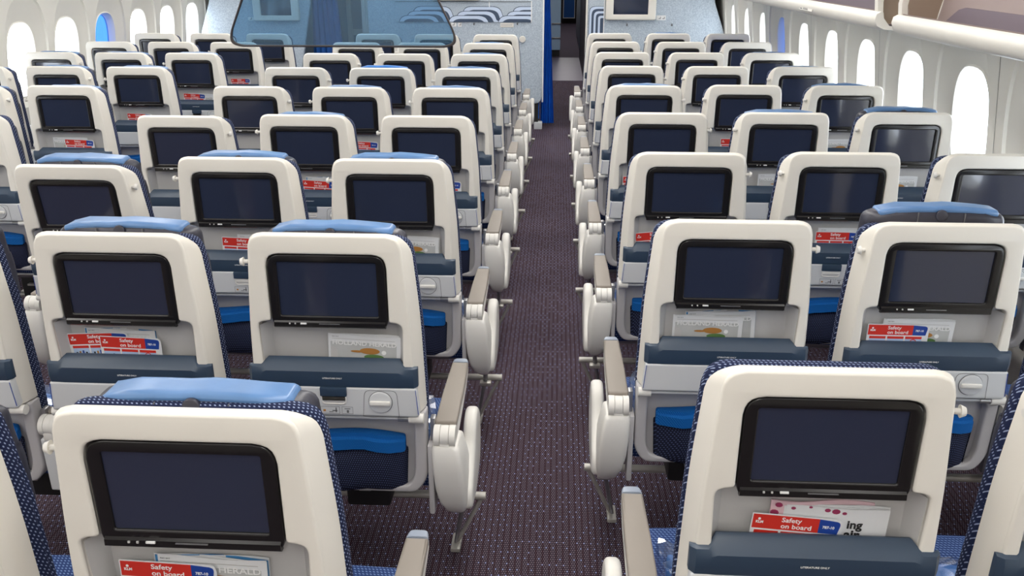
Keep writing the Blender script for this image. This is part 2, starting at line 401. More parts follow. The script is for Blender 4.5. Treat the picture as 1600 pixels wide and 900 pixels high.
# ---- overhead bins (the buckets on the right hang open)
def bin_profile():
    return [(1.150, 1.545), (1.132, 1.535), (1.128, 1.515), (1.138, 1.492), (1.165, 1.480), (1.30, 1.470), (1.50, 1.490), (1.56, 1.56), (1.58, 1.95),
            (1.34, 1.95), (1.31, 1.75), (1.27, 1.505), (1.25, 1.492), (1.185, 1.492), (1.160, 1.520), (1.156, 1.540)]
def overhead_bin(y0, y1, mirror, label):
    sx = (lambda x: x) if not mirror else (lambda x: -2.08 - x)
    root = empty('overhead_bin', (sx(1.35), (y0 + y1) / 2, 1.48)); tag(root, label, 'overhead bin', 'overhead bins')
    inv = Matrix.Translation((-sx(1.35), -(y0 + y1) / 2, -1.48))
    pr = bin_profile(); n = len(pr)
    b = MB()
    def ring(y, s=1.0, lift=0.0):
        cx, cz = 1.35, 1.56
        return [(sx(cx + (x - cx) * s), y, cz + (z - cz) * s + lift) for x, z in pr]
    b.loft([ring(y0, 0.96), ring(y0 + 0.03, 1.0), ring(y1 - 0.03, 1.0), ring(y1, 0.96)], 'bin')
    for v in b.bm.verts: v.co = inv @ v.co
    place(b.mesh('bucket', 50), 'bucket', root)
    l = MB()
    lin = [(1.152, 1.547), (1.162, 1.522), (1.187, 1.495), (1.248, 1.496), (1.266, 1.510), (1.305, 1.75), (1.335, 1.94)]
    l.loft([[(sx(x), y, z + 0.0015) for x, z in lin] for y in (y0 + 0.05, y1 - 0.05)], 'binin', caps=False, closed=False)
    for yy in (y0 + 0.05, y1 - 0.05):
        l.add([(sx(x), yy, z) for x, z in [(1.17, 1.50), (1.26, 1.50), (1.335, 1.94), (1.30, 1.94), (1.17, 1.62)]], [[0, 1, 2, 3, 4]], 'bintan')
    XP = lambda z: 1.266 + (z - 1.510) * 0.1625
    l.loft([[(sx(XP(z) - d), y, z) for y, z in ((y0 + 0.1, 1.512), (y0 + 0.1, 1.568), (y1 - 0.24, 1.578), (y1 - 0.20, 1.570), (y1 - 0.10, 1.512))] for d in (0.001, 0.009)], 'binpad')
    for v in l.bm.verts: v.co = inv @ v.co
    place(l.mesh('liner'), 'liner', root)
    for yy, sg in ((y0 + 0.035, 1), (y1 - 0.035, -1)):          # cream end ribs curling up to the hinge
        h = MB(); pts = [(1.150, 1.535), (1.144, 1.58), (1.152, 1.64), (1.165, 1.72), (1.26, 1.86), (1.42, 1.94)]
        h.loft([[(sx(x), yy - 0.016, z), (sx(x), yy + 0.016, z), (sx(x + 0.02), yy + 0.016, z - 0.004), (sx(x + 0.02), yy - 0.016, z - 0.004)] for x, z in pts], 'bin')
        for v in h.bm.verts: v.co = inv @ v.co
        place(h.mesh('end_rib'), 'end_rib', root)
    return root
overhead_bin(0.9, 3.10, False, 'open cream overhead bin bucket nearest the camera, above the right-hand windows, purple liner showing')
ob = overhead_bin(3.26, 5.46, False, 'cream overhead bin over the right windows just beyond the gap, carrying a small seat placard')
p = MB()                                                # row placard on the bin's face
T = Matrix.Translation((1.1275 - 1.35, 4.04 - 4.36, 1.502 - 1.48)) @ Matrix.Rotation(0.25, 4, 'Y')
p.rbox(-0.001, 0.0, 0.0, 0.21, 0.0, 0.030, 'bin', mat=T)
p.rbox(-0.0018, -0.001, 0.165, 0.20, 0.003, 0.008, 'line', mat=T); p.rbox(-0.0018, -0.001, 0.17, 0.195, 0.012, 0.026, 'line', mat=T)
p.rbox(-0.0018, -0.001, 0.07, 0.15, 0.003, 0.006, 'line', mat=T); p.rbox(-0.0018, -0.001, 0.07, 0.15, 0.021, 0.024, 'line', mat=T)
p.rbox(-0.0018, -0.001, 0.085, 0.095, 0.006, 0.021, 'line', mat=T); p.rbox(-0.0018, -0.001, 0.11, 0.12, 0.006, 0.018, 'line', mat=T); p.rbox(-0.0018, -0.001, 0.135, 0.145, 0.006, 0.021, 'line', mat=T)
place(p.mesh('placard'), 'placard', ob)
overhead_bin(5.62, 7.82, False, 'cream overhead bin over the far right windows, third from the camera')

# ---- ceiling light strips and wash lights
def light_strip(x, y0, y1, z, w, lab, m='lamp'):
    b = MB(); b.rbox(-w / 2 - 0.02, w / 2 + 0.02, -(y1 - y0) / 2, (y1 - y0) / 2, 0.004, 0.03, 'ceil', r=0.003)
    root = place(b.mesh('ceiling_light'), 'ceiling_light', None, (x, (y0 + y1) / 2, z)); tag(root, lab, 'light', 'ceiling light strips')
    l = MB(); l.rbox(-w / 2, w / 2, -(y1 - y0) / 2 + 0.02, (y1 - y0) / 2 - 0.02, 0.0, 0.006, m); place(l.mesh('diffuser'), 'diffuser', root)
light_strip(0.0, -2.0, 9.0, 2.28, 0.30, 'long lit ceiling strip over the right-hand aisle')
light_strip(-2.06, -2.0, 9.0, 2.28, 0.30, 'long lit ceiling strip over the left-hand aisle')
light_strip(-1.03, -2.0, 9.0, 2.31, 0.20, 'narrow lit ceiling strip over the centre seats', 'wash')
light_strip(0.95, -2.0, 9.0, 2.20, 0.20, 'narrow lit ceiling strip over the right window seats', 'wash')
light_strip(-3.0, -2.0, 9.0, 2.20, 0.20, 'narrow lit ceiling strip over the left window seats', 'wash')
light_strip(0.1, 10.5, 15.5, 2.2, 0.30, 'lit ceiling strip of the galley beyond the bulkhead')
light_strip(0.2, 17.5, 25, 2.2, 0.30, 'lit ceiling strip of the far forward cabin', 'wash')

# ================================================================= SEAT PARTS (meshes in seat space: x across, y forward, z up)
ME = {}
def reg(key, mb, angle=38): ME[key] = mb.mesh(key, angle)

# --- back shell: cream frame round the monitor and the literature recess
s = MB()
def shell_out(i, t): return rpoly([(-0.212 + i, 0.69), (0.212 - i, 0.69), (0.204 - i, 0.93), (0.188 - i, 1.142 - t), (-0.188 + i, 1.142 - t), (-0.204 + i, 0.93)], [0.004, 0.004, 0.05, 0.034, 0.034, 0.05])
hole = rpoly([(-0.166, 0.79), (0.166, 0.79), (0.170, 0.926), (0.139, 0.930), (0.139, 1.094), (-0.139, 1.094), (-0.139, 0.930), (-0.170, 0.926)], [0.0, 0.0, 0.028, 0.006, 0.032, 0.032, 0.006, 0.028])
s.curve([shell_out(0.015, 0.0035), hole], -0.012, 0.0, 'shell', bev=0.005, res=3)
s.loft([[(a, y, b) for a, b in shell_out(i, t)] for y, i, t in ((-0.006, 0.0152, 0.0035), (0.000, 0.0125, 0.0), (0.010, 0.0080, 0.004), (0.022, 0.004, 0.012), (0.032, 0.001, 0.020), (0.046, 0.0, 0.030))], 'shell', caps=False)
s.curve([shell_out(0.0, 0.030), hole], 0.044, 0.046, 'shell')
hs = [(a, b) for a, b in hole]
s.loft([[(a, y, b) for a, b in hs] for y in (-0.008, 0.045)], 'shell', caps=False)
reg('back_shell', s, 32)
s = MB()
s.rbox(-0.176, 0.176, 0.030, 0.046, 0.775, 0.945, 'recess', r=0.006)
def scoop(v): return (v.x, v.y, v.z)
for sg in (-1, 1):   # moulded cheeks at both ends of the recess
    s.loft([[(sg * 0.169, -0.002, z), (sg * 0.150, 0.030, z), (sg * 0.169, 0.034, z)] for z in (0.785, 0.84, 0.90, 0.915)], 'recess')
s.loft([[(x, 0.030, 0.935), (x, 0.030, 0.912), (x, 0.012, 0.918), (x, 0.004, 0.930)] for x in (-0.168, 0.168)], 'recess')
reg('literature_recess', s)
# --- monitor
s = MB()
mo = rpoly([(-0.131, 0.913), (0.131, 0.913), (0.1365, 0.932), (0.1365, 1.092), (-0.1365, 1.092), (-0.1365, 0.932)], [0.010, 0.010, 0.004, 0.031, 0.031, 0.004])
di = rect(-0.1145, 0.1145, 0.942, 1.073, 0.004)
s.curve([mo, di], -0.008, 0.004, 'bezel', bev=0.003)
s.curve([mo], 0.003, 0.034, 'bezel')
s.loft([[(x, -0.006, 0.932), (x, -0.012, 0.927), (x, -0.013, 0.917), (x, -0.008, 0.913), (x, 0.0, 0.913)] for x in (-0.131, 0.131)], 'bezel')
s.rbox(-0.095, -0.092, -0.0142, -0.011, 0.9235, 0.9265, 'recess'); s.rbox(-0.082, -0.079, -0.0142, -0.011, 0.9235, 0.9265, 'recess')
s.rbox(-0.068, -0.054, -0.0145, -0.011, 0.9235, 0.9270, 'white', r=0.0006)
s.rbox(-0.024, 0.024, -0.0140, -0.011, 0.9240, 0.9255, 'steel')
reg('monitor', s)
s = MB(); s.curve([di], -0.0035, 0.003, 'display'); reg('display', s)
# --- literature pocket (slate band with a raised lip)
s = MB()
full = [(-0.023, 0.768), (-0.026, 0.790), (-0.025, 0.808), (-0.004, 0.829), (0.004, 0.833), (0.010, 0.831), (0.010, 0.768)]
low = [(-0.022, 0.768), (-0.025, 0.786), (-0.024, 0.802), (-0.020, 0.816), (-0.014, 0.819), (-0.008, 0.819), (-0.008, 0.768)]
endp = [(-0.012, 0.769), (-0.014, 0.786), (-0.013, 0.802), (-0.011, 0.815), (-0.008, 0.817), (-0.002, 0.817), (-0.002, 0.769)]
R = []
for x, pf in ((-0.202, endp), (-0.193, low), (-0.172, low), (-0.158, full), (0.158, full), (0.172, low), (0.193, low), (0.202, endp)):
    R.append([(x, y, z) for y, z in pf])
s.loft(R, 'slate')
s.text('LITERATURE ONLY', 0.0, 0.7905, 0.0050, 'white', y=-0.0272, align='CENTER', sx=1.1, bold=0.0001)
reg('literature_pocket', s, 30)
# --- tray table
s = MB()
s.curve([rpoly([(-0.205, 0.691), (0.205, 0.691), (0.199, 0.768), (-0.199, 0.768)], [0.006, 0.012, 0.006, 0.006])], -0.024, 0.0, 'panel', bev=0.005)
def ring_line(o_out, o_in, y=-0.0243): s.curve([o_out, o_in], y, y + 0.0008, 'line')
for sg in (-1, 1): s.curve([[(sg * 0.2010, 0.70), (sg * 0.2025, 0.70), (sg * 0.1975, 0.764), (sg * 0.1960, 0.764)]], -0.0246, -0.0236, 'blue')
ring_line(rpoly([(0.068, 0.692), (0.156, 0.692), (0.152, 0.762), (0.074, 0.762)], [0, 0, 0.014, 0.014]), rpoly([(0.0692, 0.6932), (0.1548, 0.6932), (0.1508, 0.7608), (0.0752, 0.7608)], [0, 0, 0.013, 0.013]))
reg('tray_table', s)
s = MB(); s.rbox(-0.032, 0.032, -0.029, -0.010, 0.745, 0.7675, 'slate', r=0.002)
s.curve([rpoly([(-0.030, 0.722), (0.030, 0.722), (0.030, 0.745), (-0.030, 0.745)], [0.010, 0.010, 0, 0]), rpoly([(-0.027, 0.7255), (0.027, 0.7255), (0.027, 0.7445), (-0.027, 0.7445)], [0.008, 0.008, 0, 0])], -0.0262, -0.022, 'arm', bev=0.0008)
s.curve([rpoly([(-0.027, 0.7255), (0.027, 0.7255), (0.027, 0.745), (-0.027, 0.745)], [0.008, 0.008, 0, 0])], -0.0246, -0.022, 'recess')
reg('latch', s)
s = MB(); s.curve([circle(0.112, 0.731, 0.0275, 32)], -0.029, -0.020, 'panel', bev=0.002)
s.rbox(0.087, 0.137, -0.036, -0.026, 0.7255, 0.7365, 'arm', r=0.004)
s.curve([circle(0.112, 0.731, 0.0290, 32), circle(0.112, 0.731, 0.0278, 32)], -0.0246, -0.0236, 'line')
reg('cup_holder_knob', s)
s = MB()
for x0, x1 in ((-0.034, 0.012), (0.017, 0.044)):
    s.curve([rect(x0, x1, 0.697, 0.716, 0.001), rect(x0 + 0.0006, x1 - 0.0006, 0.6976, 0.7154, 0.001)], -0.0246, -0.0240, 'line')
s.rbox(-0.028, -0.022, -0.0247, -0.024, 0.703, 0.708, 'ochre'); s.rbox(-0.014, -0.004, -0.0247, -0.024, 0.701, 0.7025, 'line'); s.rbox(-0.006, 0.006, -0.0247, -0.024, 0.704, 0.7065, 'line')
s.rbox(0.002, 0.0045, -0.0247, -0.024, 0.701, 0.7135, 'line'); s.rbox(0.024, 0.038, -0.0247, -0.024, 0.710, 0.7115, 'line'); s.rbox(0.029, 0.034, -0.0247, -0.024, 0.700, 0.707, 'line')
reg('placard', s)
s = MB(); s.cyl((-0.195, -0.010, 0.682), (0.175, -0.010, 0.682), 0.0048, 'panel')
s.cyl((0.150, -0.010, 0.681), (0.178, -0.010, 0.681), 0.0085, 'steel'); s.cyl((0.176, -0.008, 0.681), (0.212, -0.008, 0.681), 0.0125, 'arm'); s.cyl((-0.212, -0.008, 0.681), (-0.180, -0.008, 0.681), 0.0125, 'arm')
reg('tray_arm', s)
# --- lower kick panel with its net pocket
s = MB()
ko = rpoly([(-0.185, 0.458), (0.185, 0.458), (0.212, 0.50), (0.214, 0.688), (-0.214, 0.688), (-0.212, 0.50)], [0.02, 0.02, 0.02, 0.006, 0.006, 0.02])
ki = rpoly([(-0.168, 0.476), (0.168, 0.476), (0.182, 0.515), (0.184, 0.665), (-0.184, 0.665), (-0.182, 0.515)], [0.03, 0.03, 0.03, 0.02, 0.02, 0.03])
s.curve([ko, ki], 0.010, 0.050, 'kick', bev=0.006, res=3)
s.curve([ki], 0.034, 0.048, 'kick')
for sg in (-1, 1): s.rbox(sg * 0.2265 - 0.006, sg * 0.2265 + 0.006, 0.03, 0.055, 0.44, 0.66, 'steel', r=0.002)
reg('kick_panel', s)
def bulge(x, z, x1, z0, z1): 
    a = max(0, 1 - (x / x1) ** 4); b = max(0, 1 - ((z - (z0 + z1) / 2) / ((z1 - z0) / 2)) ** 4); return a * b
s = MB()
def fnp(v):
    w = 0.004 * math.sin(v.x * 31 + v.z * 17) + 0.003 * math.sin(v.x * 67 + 1) 
    y = v.y
    if v.y < 0.02: y = 0.030 - (0.040 + w) * bulge(v.x, v.z, 0.166, 0.462, 0.60) ** 0.6
    return (v.x * (1 - 0.04 * (0.60 - v.z) / 0.12), y, v.z + 0.004 * math.sin(v.x * 23))
s.rbox(-0.165, 0.165, -0.01, 0.032, 0.474, 0.598, 'mesh', r=0.012, seg=3, cuts=9, fn=fnp)
reg('net_pocket', s, 60)
s = MB()
def fnb(v):
    w = 0.004 * math.sin(v.x * 31 + v.z * 17) + 0.003 * math.sin(v.x * 67 + 1)
    y = v.y
    if v.y < 0.02: y = 0.028 - (0.040 + w) * max(0, 1 - (v.x / 0.17) ** 6) ** 0.7 * (1.0 if v.z < 0.625 else 0.72)
    return (v.x, y, v.z + 0.005 * math.sin(v.x * 19 + 0.7) - 0.006 * abs(v.x / 0.17) ** 3)
s.rbox(-0.160, 0.160, -0.012, 0.030, 0.594, 0.636, 'bluecloth', r=0.008, seg=3, cuts=9, fn=fnb)
reg('blue_band', s, 60)
# --- upholstery
s = MB()
bo = rpoly([(-0.200, 0.47), (0.200, 0.47), (0.216, 0.70), (0.2075, 0.93), (0.190, 1.121), (-0.190, 1.121), (-0.2075, 0.93), (-0.216, 0.70)], [0.02, 0.02, 0.05, 0.05, 0.040, 0.040, 0.05, 0.05])
s.curve([bo], 0.047, 0.073, 'navy', bev=0.008, res=3)
bi = rpoly([(-0.19, 0.48), (0.19, 0.48), (0.196, 0.70), (0.186, 0.93), (0.165, 1.085), (-0.165, 1.085), (-0.186, 0.93), (-0.196, 0.70)], 0.03)
s.curve([bi], 0.07, 0.115, 'navy', bev=0.016, res=3)
reg('back_cushion', s, 60)
def headrest(mbx, m_body, m_top):
    def fn(v):
        ax = abs(v.x); k = max(0, ax - 0.085)
        y = v.y + 3.2 * k * k + 0.0
        z = v.z - 3.0 * k * k * (1 if v.z > 1.05 else -0.3)
        x = v.x * (1 + 0.06 * max(0, min(1, (1.10 - v.z) / 0.08)))
        return (x, y, z)
    mbx.rbox(-0.168, 0.168, 0.108, 0.168, 0.93, 1.140, m_body, r=0.022, seg=4, cuts=6, fn=fn)
s = MB(); headrest(s, 'leather', None)
s.curve([circle(0, 1.128, 0.014, 18)], 0.104, 0.112, 'leather', bev=0.002)
for sx_ in (-0.055, 0.055): s.rbox(sx_ - 0.001, sx_ + 0.001, 0.1055, 0.110, 1.08, 1.134, 'line')
reg('headrest', s, 60)
def trimfn(v):
    ax = abs(v.x); k = max(0, ax - 0.085)
    return (v.x, v.y + 3.2 * k * k, v.z - 3.0 * k * k + 0.003 * math.cos(v.x * 14) + (0.0015 * math.sin(v.x * 55) if v.z > 1.145 else 0))
for key, mm in (('headrest_cap', 'leatherb'), ('headrest_cap_vivid', 'leatherv')):
    s = MB(); s.rbox(-0.143, 0.143, 0.111, 0.165, 1.129, 1.146, mm, r=0.009, seg=3, cuts=6, fn=trimfn); reg(key, s, 60)
s = MB()
def cfn(v): return (v.x, v.y, v.z - 0.5 * max(0, v.y - 0.44) ** 2 * 4 + 0.004 * math.cos(v.x * 12))
s.rbox(-0.214, 0.214, 0.130, 0.535, 0.392, 0.470, 'seatblue', r=0.028, seg=4, cuts=4, fn=cfn)
reg('seat_cushion', s, 60)
s = MB()
s.rbox(-0.205, 0.205, 0.27, 0.47, 0.365, 0.391, 'black', r=0.01)
s.cyl((-0.246, 0.27, 0.345), (0.246, 0.27, 0.345), 0.018, 'steel'); s.cyl((-0.246, 0.43, 0.345), (0.246, 0.43, 0.345), 0.018, 'steel')
reg('seat_pan', s)
s = MB(); s.rbox(-0.075, 0.055, 0.28, 0.38, 0.22, 0.345, 'black', r=0.012)
s.rbox(-0.03, 0.005, 0.255, 0.275, 0.290, 0.300, 'metal', r=0.002)
reg('life_vest_box', s)
s = MB(); s.cyl((-0.247, 0.385, 0.195), (0.247, 0.385, 0.195), 0.0125, 'metal'); reg('baggage_bar', s)
for nm, sg in (('coat_hook_l', -1), ('coat_hook_r', 1)):
    s = MB(); s.cyl((sg * 0.180, 0.010, 1.068), (sg * 0.197, 0.008, 1.068), 0.005, 'arm', 12)
    s.cyl((sg * 0.195, 0.009, 1.068), (sg * 0.203, 0.008, 1.068), 0.0105, 'arm', 16, 0.007)
    reg(nm, s)
# --- armrests
def arm_meshes(pref, x, hw, sg):
    s = MB()
    s.loft([[(x - w, y, z0), (x + w, y, z0), (x + w, y, z1), (x - w, y, z1)] for y, w, z0, z1 in ((0.030, hw, 0.600, 0.634), (0.10, hw, 0.600, 0.636), (0.30, hw * 0.92, 0.612, 0.636), (0.385, hw * 0.80, 0.620, 0.636))], 'arm')
    reg(pref + 'armrest', s)
    s = MB()
    a = hw + 0.001; o = [(x - a, 0.040), (x + a, 0.040), (x + a * 0.97, 0.22), (x + a * 0.82, 0.372), (x - a * 0.82, 0.372), (x - a * 0.97, 0.22)]
    s.curve([rpoly(o, [0.008, 0.008, 0.05, 0.002, 0.002, 0.05])], 0.634, 0.652, 'taupe', bev=0.005, frame=XY, res=3); reg(pref + 'arm_pad', s)
    s = MB(); o = [(x - a * 0.82, 0.373), (x + a * 0.82, 0.373), (x + a * 0.66, 0.400), (x - a * 0.66, 0.400)]
    s.curve([rpoly(o, [0.001, 0.001, 0.010, 0.010])], 0.630, 0.651, 'tip', bev=0.004, frame=XY, res=3); reg(pref + 'arm_tip', s)
    s = MB(); w = hw
    for a0, a1 in ((-1.0, -0.42), (-0.38, 0.38), (0.42, 1.0)):
        s.cyl((x + a0 * w, 0.022, 0.622), (x + a1 * w, 0.022, 0.622), 0.027 if abs(a0 + a1) > 0.1 else 0.0262, 'arm', 20)
    s.rbox(x - 0.012, x + 0.012, -0.002, 0.02, 0.59, 0.61, 'arm', r=0.002)
    reg(pref + 'hinge', s)
for sg, nm in ((1, 'R'), (-1, 'L')):
    arm_meshes('aisle%s_' % nm, sg * 0.2585, 0.0265, sg)
    arm_meshes('mid%s_' % nm, sg * 0.247, 0.021, sg)
    # white end-bay cover below the aisle armrest
    s = MB(); rings = []
    for z, xa, xb, ya, yb in ((0.603, 0.228, 0.290, -0.004, 0.085), (0.592, 0.226, 0.296, -0.010, 0.10), (0.54, 0.227, 0.304, -0.012, 0.12), (0.48, 0.232, 0.310, -0.008, 0.14), (0.43, 0.240, 0.310, 0.006, 0.16), (0.395, 0.252, 0.305, 0.026, 0.16), (0.378, 0.264, 0.298, 0.045, 0.14)):
        rings.append([(sg * a, b, z) for a, b in rect(xa, xb, ya, yb, 0.016, 4)])
    s.loft(rings, 'arm'); reg('end_cover_' + nm, s, 55)
    s = MB()
    fo = rpoly([(0.03, 0.395), (0.03, 0.445), (0.075, 0.48), (0.13, 0.525), (0.165, 0.590), (0.235, 0.594), (0.285, 0.55), (0.30, 0.47), (0.27, 0.40), (0.15, 0.372)], [0.02, 0.03, 0.06, 0.07, 0.035, 0.04, 0.06, 0.05, 0.05, 0.05])
    s.curve([fo], sg * 0.288, sg * 0.322, 'arm', bev=0.012, frame=YZ, res=4); reg('side_fin_' + nm, s, 60)
    s = MB(); s.rbox(min(sg * 0.215, sg * 0.229), max(sg * 0.215, sg * 0.229), 0.005, 0.06, 0.40, 0.60, 'kick', r=0.005); reg('armrest_support_' + nm, s)
    s = MB()                                     # foot: strut, outer diagonal, collar, floor fitting
    s.cyl((sg * 0.268, 0.30, 0.37), (sg * 0.262, 0.365, 0.20), 0.009, 'steel'); s.cyl((sg * 0.262, 0.365, 0.20), (sg * 0.228, 0.395, 0.012), 0.008, 'steel', r1=0.006)
    s.cyl((sg * 0.318, 0.385, 0.20), (sg * 0.232, 0.400, 0.010), 0.0075, 'metal', r1=0.006)
    s.cyl((sg * 0.247, 0.385, 0.195), (sg * 0.325, 0.385, 0.195), 0.0125, 'metal')
    s.rbox(min(sg * 0.240, sg * 0.284), max(sg * 0.240, sg * 0.284), 0.345, 0.40, 0.175, 0.190, 'metal', r=0.005)
    s.rbox(min(sg * 0.215, sg * 0.245), max(sg * 0.215, sg * 0.245), 0.36, 0.44, 0.0, 0.015, 'metal', r=0.004)
    reg('leg_' + nm, s)
    s = MB(); s.rbox(min(sg * 0.223, sg * 0.271), max(sg * 0.223, sg * 0.271), 0.0, 0.03, 0.44, 0.592, 'panel', r=0.006, seg=3); s.rbox(sg * 0.247 - 0.012, sg * 0.247 + 0.012, -0.001, 0.02, 0.585, 0.604, 'panel', r=0.003)
    reg('armrest_post_' + nm, s)
s = MB(); s.cyl((0.0, 0.12, 0.0), (0.0, 0.17, 0.32), 0.014, 'steel', r1=0.012); s.rbox(-0.02, 0.02, 0.08, 0.17, 0.0, 0.015, 'metal', r=0.004); reg('rear_leg', s)

# ================================================================= SEATS
YROW = {'C': 1.006, 'R': 1.180, 'L': 0.984}
XCOL = {('C', 1): -1.507, ('C', 2): -1.0125, ('C', 3): -0.5185, ('R', 1): 0.4352, ('R', 2): 0.929, ('R', 3): 1.4235,
        ('L', 3): -2.435, ('L', 2): -2.915, ('L', 1): -3.395}
HOOK = {('C', 1): 'r', ('C', 2): 'l', ('C', 3): 'l', ('R', 1): 'r', ('R', 2): 'l', ('R', 3): 'l', ('L', 1): 'r', ('L', 2): 'r', ('L', 3): 'l'}
PITCH = 0.787
# raised headrests (metres) and slightly reclined backs (degrees)
RAISE = {'C31': .011, 'C22': .024, 'C32': .020, 'R22': .040, 'C13': .022, 'C23': .018, 'C33': .016, 'R34': .026, 'R24': .012, 'C24': .012,
         'R35': .012, 'C35': .010, 'C25': .010, 'C26': .016, 'C36': .012, 'C37': .012, 'C38': .012, 'R29': .014, 'L35': .004, 'L26': .010, 'L17': .012, 'R36': .008, 'R15': .008, 'L27': .01, 'C12': .018, 'R37': .01, 'L36': .01, 'L37': .01, 'R12': .0, 'L39': .01}
RECL = {'C13': 5.5, 'C14': 2.0, 'R13': 1.2, 'R14': 2.0, 'R15': 1.5, 'C32': -1.0, 'R24': 1.0}
LAT = {'C': 'centre', 'R': 'right-hand', 'L': 'left-hand'}
ORD = {1: 'nearest', 2: 'second', 3: 'third', 4: 'fourth', 5: 'fifth', 6: 'sixth', 7: 'seventh', 8: 'eighth', 9: 'front'}
def pos(b, c):
    if b == 'C': return {1: 'left-aisle', 2: 'middle', 3: 'right-aisle'}[c]
    if b == 'R': return {1: 'aisle', 2: 'middle', 3: 'window'}[c]
    return {1: 'window', 2: 'middle', 3: 'aisle'}[c]
SEAT = {}
def make_seat(b, c, r):
    k = '%s%d%d' % (b, c, r)
    x = XCOL[(b, c)]; y = YROW[b] + (r - 1) * PITCH
    root = empty('airline_seat', (x, y, 0)); SEAT[k] = root
    up = RAISE.get(k, 0.0) + (0.030 if r >= 5 else 0.026 if RAISE.get(k, 0.0) > 0.001 else 0.0)
    look = 'raised %s headrest' % ('bright blue' if k == 'C26' else 'blue-topped') if up >= 0.036 else 'lowered headrest'
    tag(root, 'cream-backed seat with %s, %s block, %s column, %s row%s' % (look, LAT[b].replace('-hand', ''), pos(b, c), ORD[r], '' if r in (1, 9) else ' from camera'), 'airline seat', 'rows of airline seats')
    a = math.radians(RECL.get(k, 0)); pv = Vector((0, 0.12, 0.45))
    Rm = Matrix.Translation(pv) @ Matrix.Rotation(a, 4, 'X') @ Matrix.Translation(-pv)
    def P(key, name, par=root, m=None): return place(ME[key], name, par, mat=m)
    P('back_shell', 'back_shell', m=Rm); P('literature_recess', 'literature_recess', m=Rm)
    mo_ = P('monitor', 'monitor', m=Rm); P('display', 'display', mo_)
    P('literature_pocket', 'literature_pocket', m=Rm)
    tt = P('tray_table', 'tray_table', m=Rm); P('latch', 'latch', tt); P('cup_holder_knob', 'knob', tt); P('placard', 'placard', tt)
    P('tray_arm', 'tray_arm', m=Rm); P('kick_panel', 'kick_panel', m=Rm)
    np_ = P('net_pocket', 'net_pocket', m=Rm @ Matrix.Translation((0, 0, -0.009))); P('blue_band', 'pocket_band', np_)
    P('back_cushion', 'back_cushion', m=Rm)
    hr = P('headrest', 'headrest', m=Rm @ Matrix.Translation((0, -0.056, up - 0.050)))
    P('headrest_cap_vivid' if k == 'C26' else 'headrest_cap', 'headrest_cap', hr)
    P('coat_hook_' + HOOK[(b, c)], 'coat_hook', m=Rm)
    P('seat_cushion', 'seat_cushion'); P('seat_pan', 'seat_pan'); P('life_vest_box', 'life_vest_box'); P('baggage_bar', 'baggage_bar')
    def arm(pref, side):
        A = P(pref + 'armrest', 'armrest'); P(pref + 'arm_pad', 'arm_pad', A); P(pref + 'arm_tip', 'arm_tip', A); P(pref + 'hinge', 'hinge', A)
        if pref.startswith('aisle'):
            P('end_cover_' + side, 'end_cover'); P('side_fin_' + side, 'side_fin'); P('armrest_support_' + side, 'armrest_support'); P('leg_' + side, 'leg')
        else: P('armrest_post_' + side, 'armrest_post')
    right_aisle = (b, c) in (('C', 3), ('L', 3)); left_aisle = (b, c) in (('C', 1), ('R', 1))
    arm('aisleR_' if right_aisle else 'midR_', 'R')
    if c == 1: arm('aisleL_' if left_aisle else 'midL_', 'L')
    if c == 2: place(ME['rear_leg'], 'leg', root)
    return root
vis = []
for r in range(1, 10):
    for b in 'CRL':
        for c in (1, 2, 3):
            if b == 'L' and (r < 3 or (r == 3 and c < 3) or (r == 4 and c < 2)): continue
            if (b, c, r) in (('C', 1, 1), ('R', 3, 1)): continue
            make_seat(b, c, r)

# ================================================================= LITERATURE, PACKETS
def safety_card():
    s = MB()
    s.curve([rpoly([(-0.075, -0.085), (0.075, -0.085), (0.075, 0.085), (-0.075, 0.085)], [0.002, 0.002, 0.012, 0.002])], -0.0005, 0.0005, 'paper')
    s.curve([rpoly([(-0.073, 0.056), (0.036, 0.056), (0.036, 0.083), (-0.073, 0.083)], 0.0005)], -0.0009, -0.0005, 'red')
    s.curve([rpoly([(0.036, 0.056), (0.068, 0.056), (0.072, 0.080), (0.036, 0.083)], [0.0005, 0.0005, 0.008, 0.0005])], -0.0009, -0.0005, 'blue')
    s.text('Safety', -0.026, 0.0715, 0.0125, 'white', y=-0.0011, bold=0.0002, sx=1.1); s.text('on board', -0.026, 0.0595, 0.0125, 'white', y=-0.0011, bold=0.0002, sx=1.1)
    s.text('KLM', -0.068, 0.0665, 0.0065, 'white', y=-0.0011, bold=0.0003); s.curve([circle(-0.0625, 0.0745, 0.0024, 8)], -0.0011, -0.0009, 'white')
    s.text('787-10', 0.042, 0.066, 0.0070, 'white', y=-0.0011, bold=0.0002)
    for x in (-0.068, -0.024, 0.020):
        s.curve([rect(x, x + 0.040, 0.046, 0.0525, 0.0008)], -0.0009, -0.0005, 'red'); s.curve([rect(x, x + 0.040, 0.022, 0.046)], -0.0008, -0.0005, 'paleblue')
        for j, mm in enumerate(('ink', 'ochre', 'blue', 'ink')): s.rbox(x + 0.006 + j * 0.008, x + 0.010 + j * 0.008, -0.0011, -0.0008, 0.026 + 0.003 * (j % 2), 0.036 + 0.002 * (j % 3), mm)
    s.curve([circle(0.040, 0.038, 0.008, 20), circle(0.040, 0.038, 0.006, 20)], -0.0012, -0.0008, 'red')
    return s.mesh('safety_card')
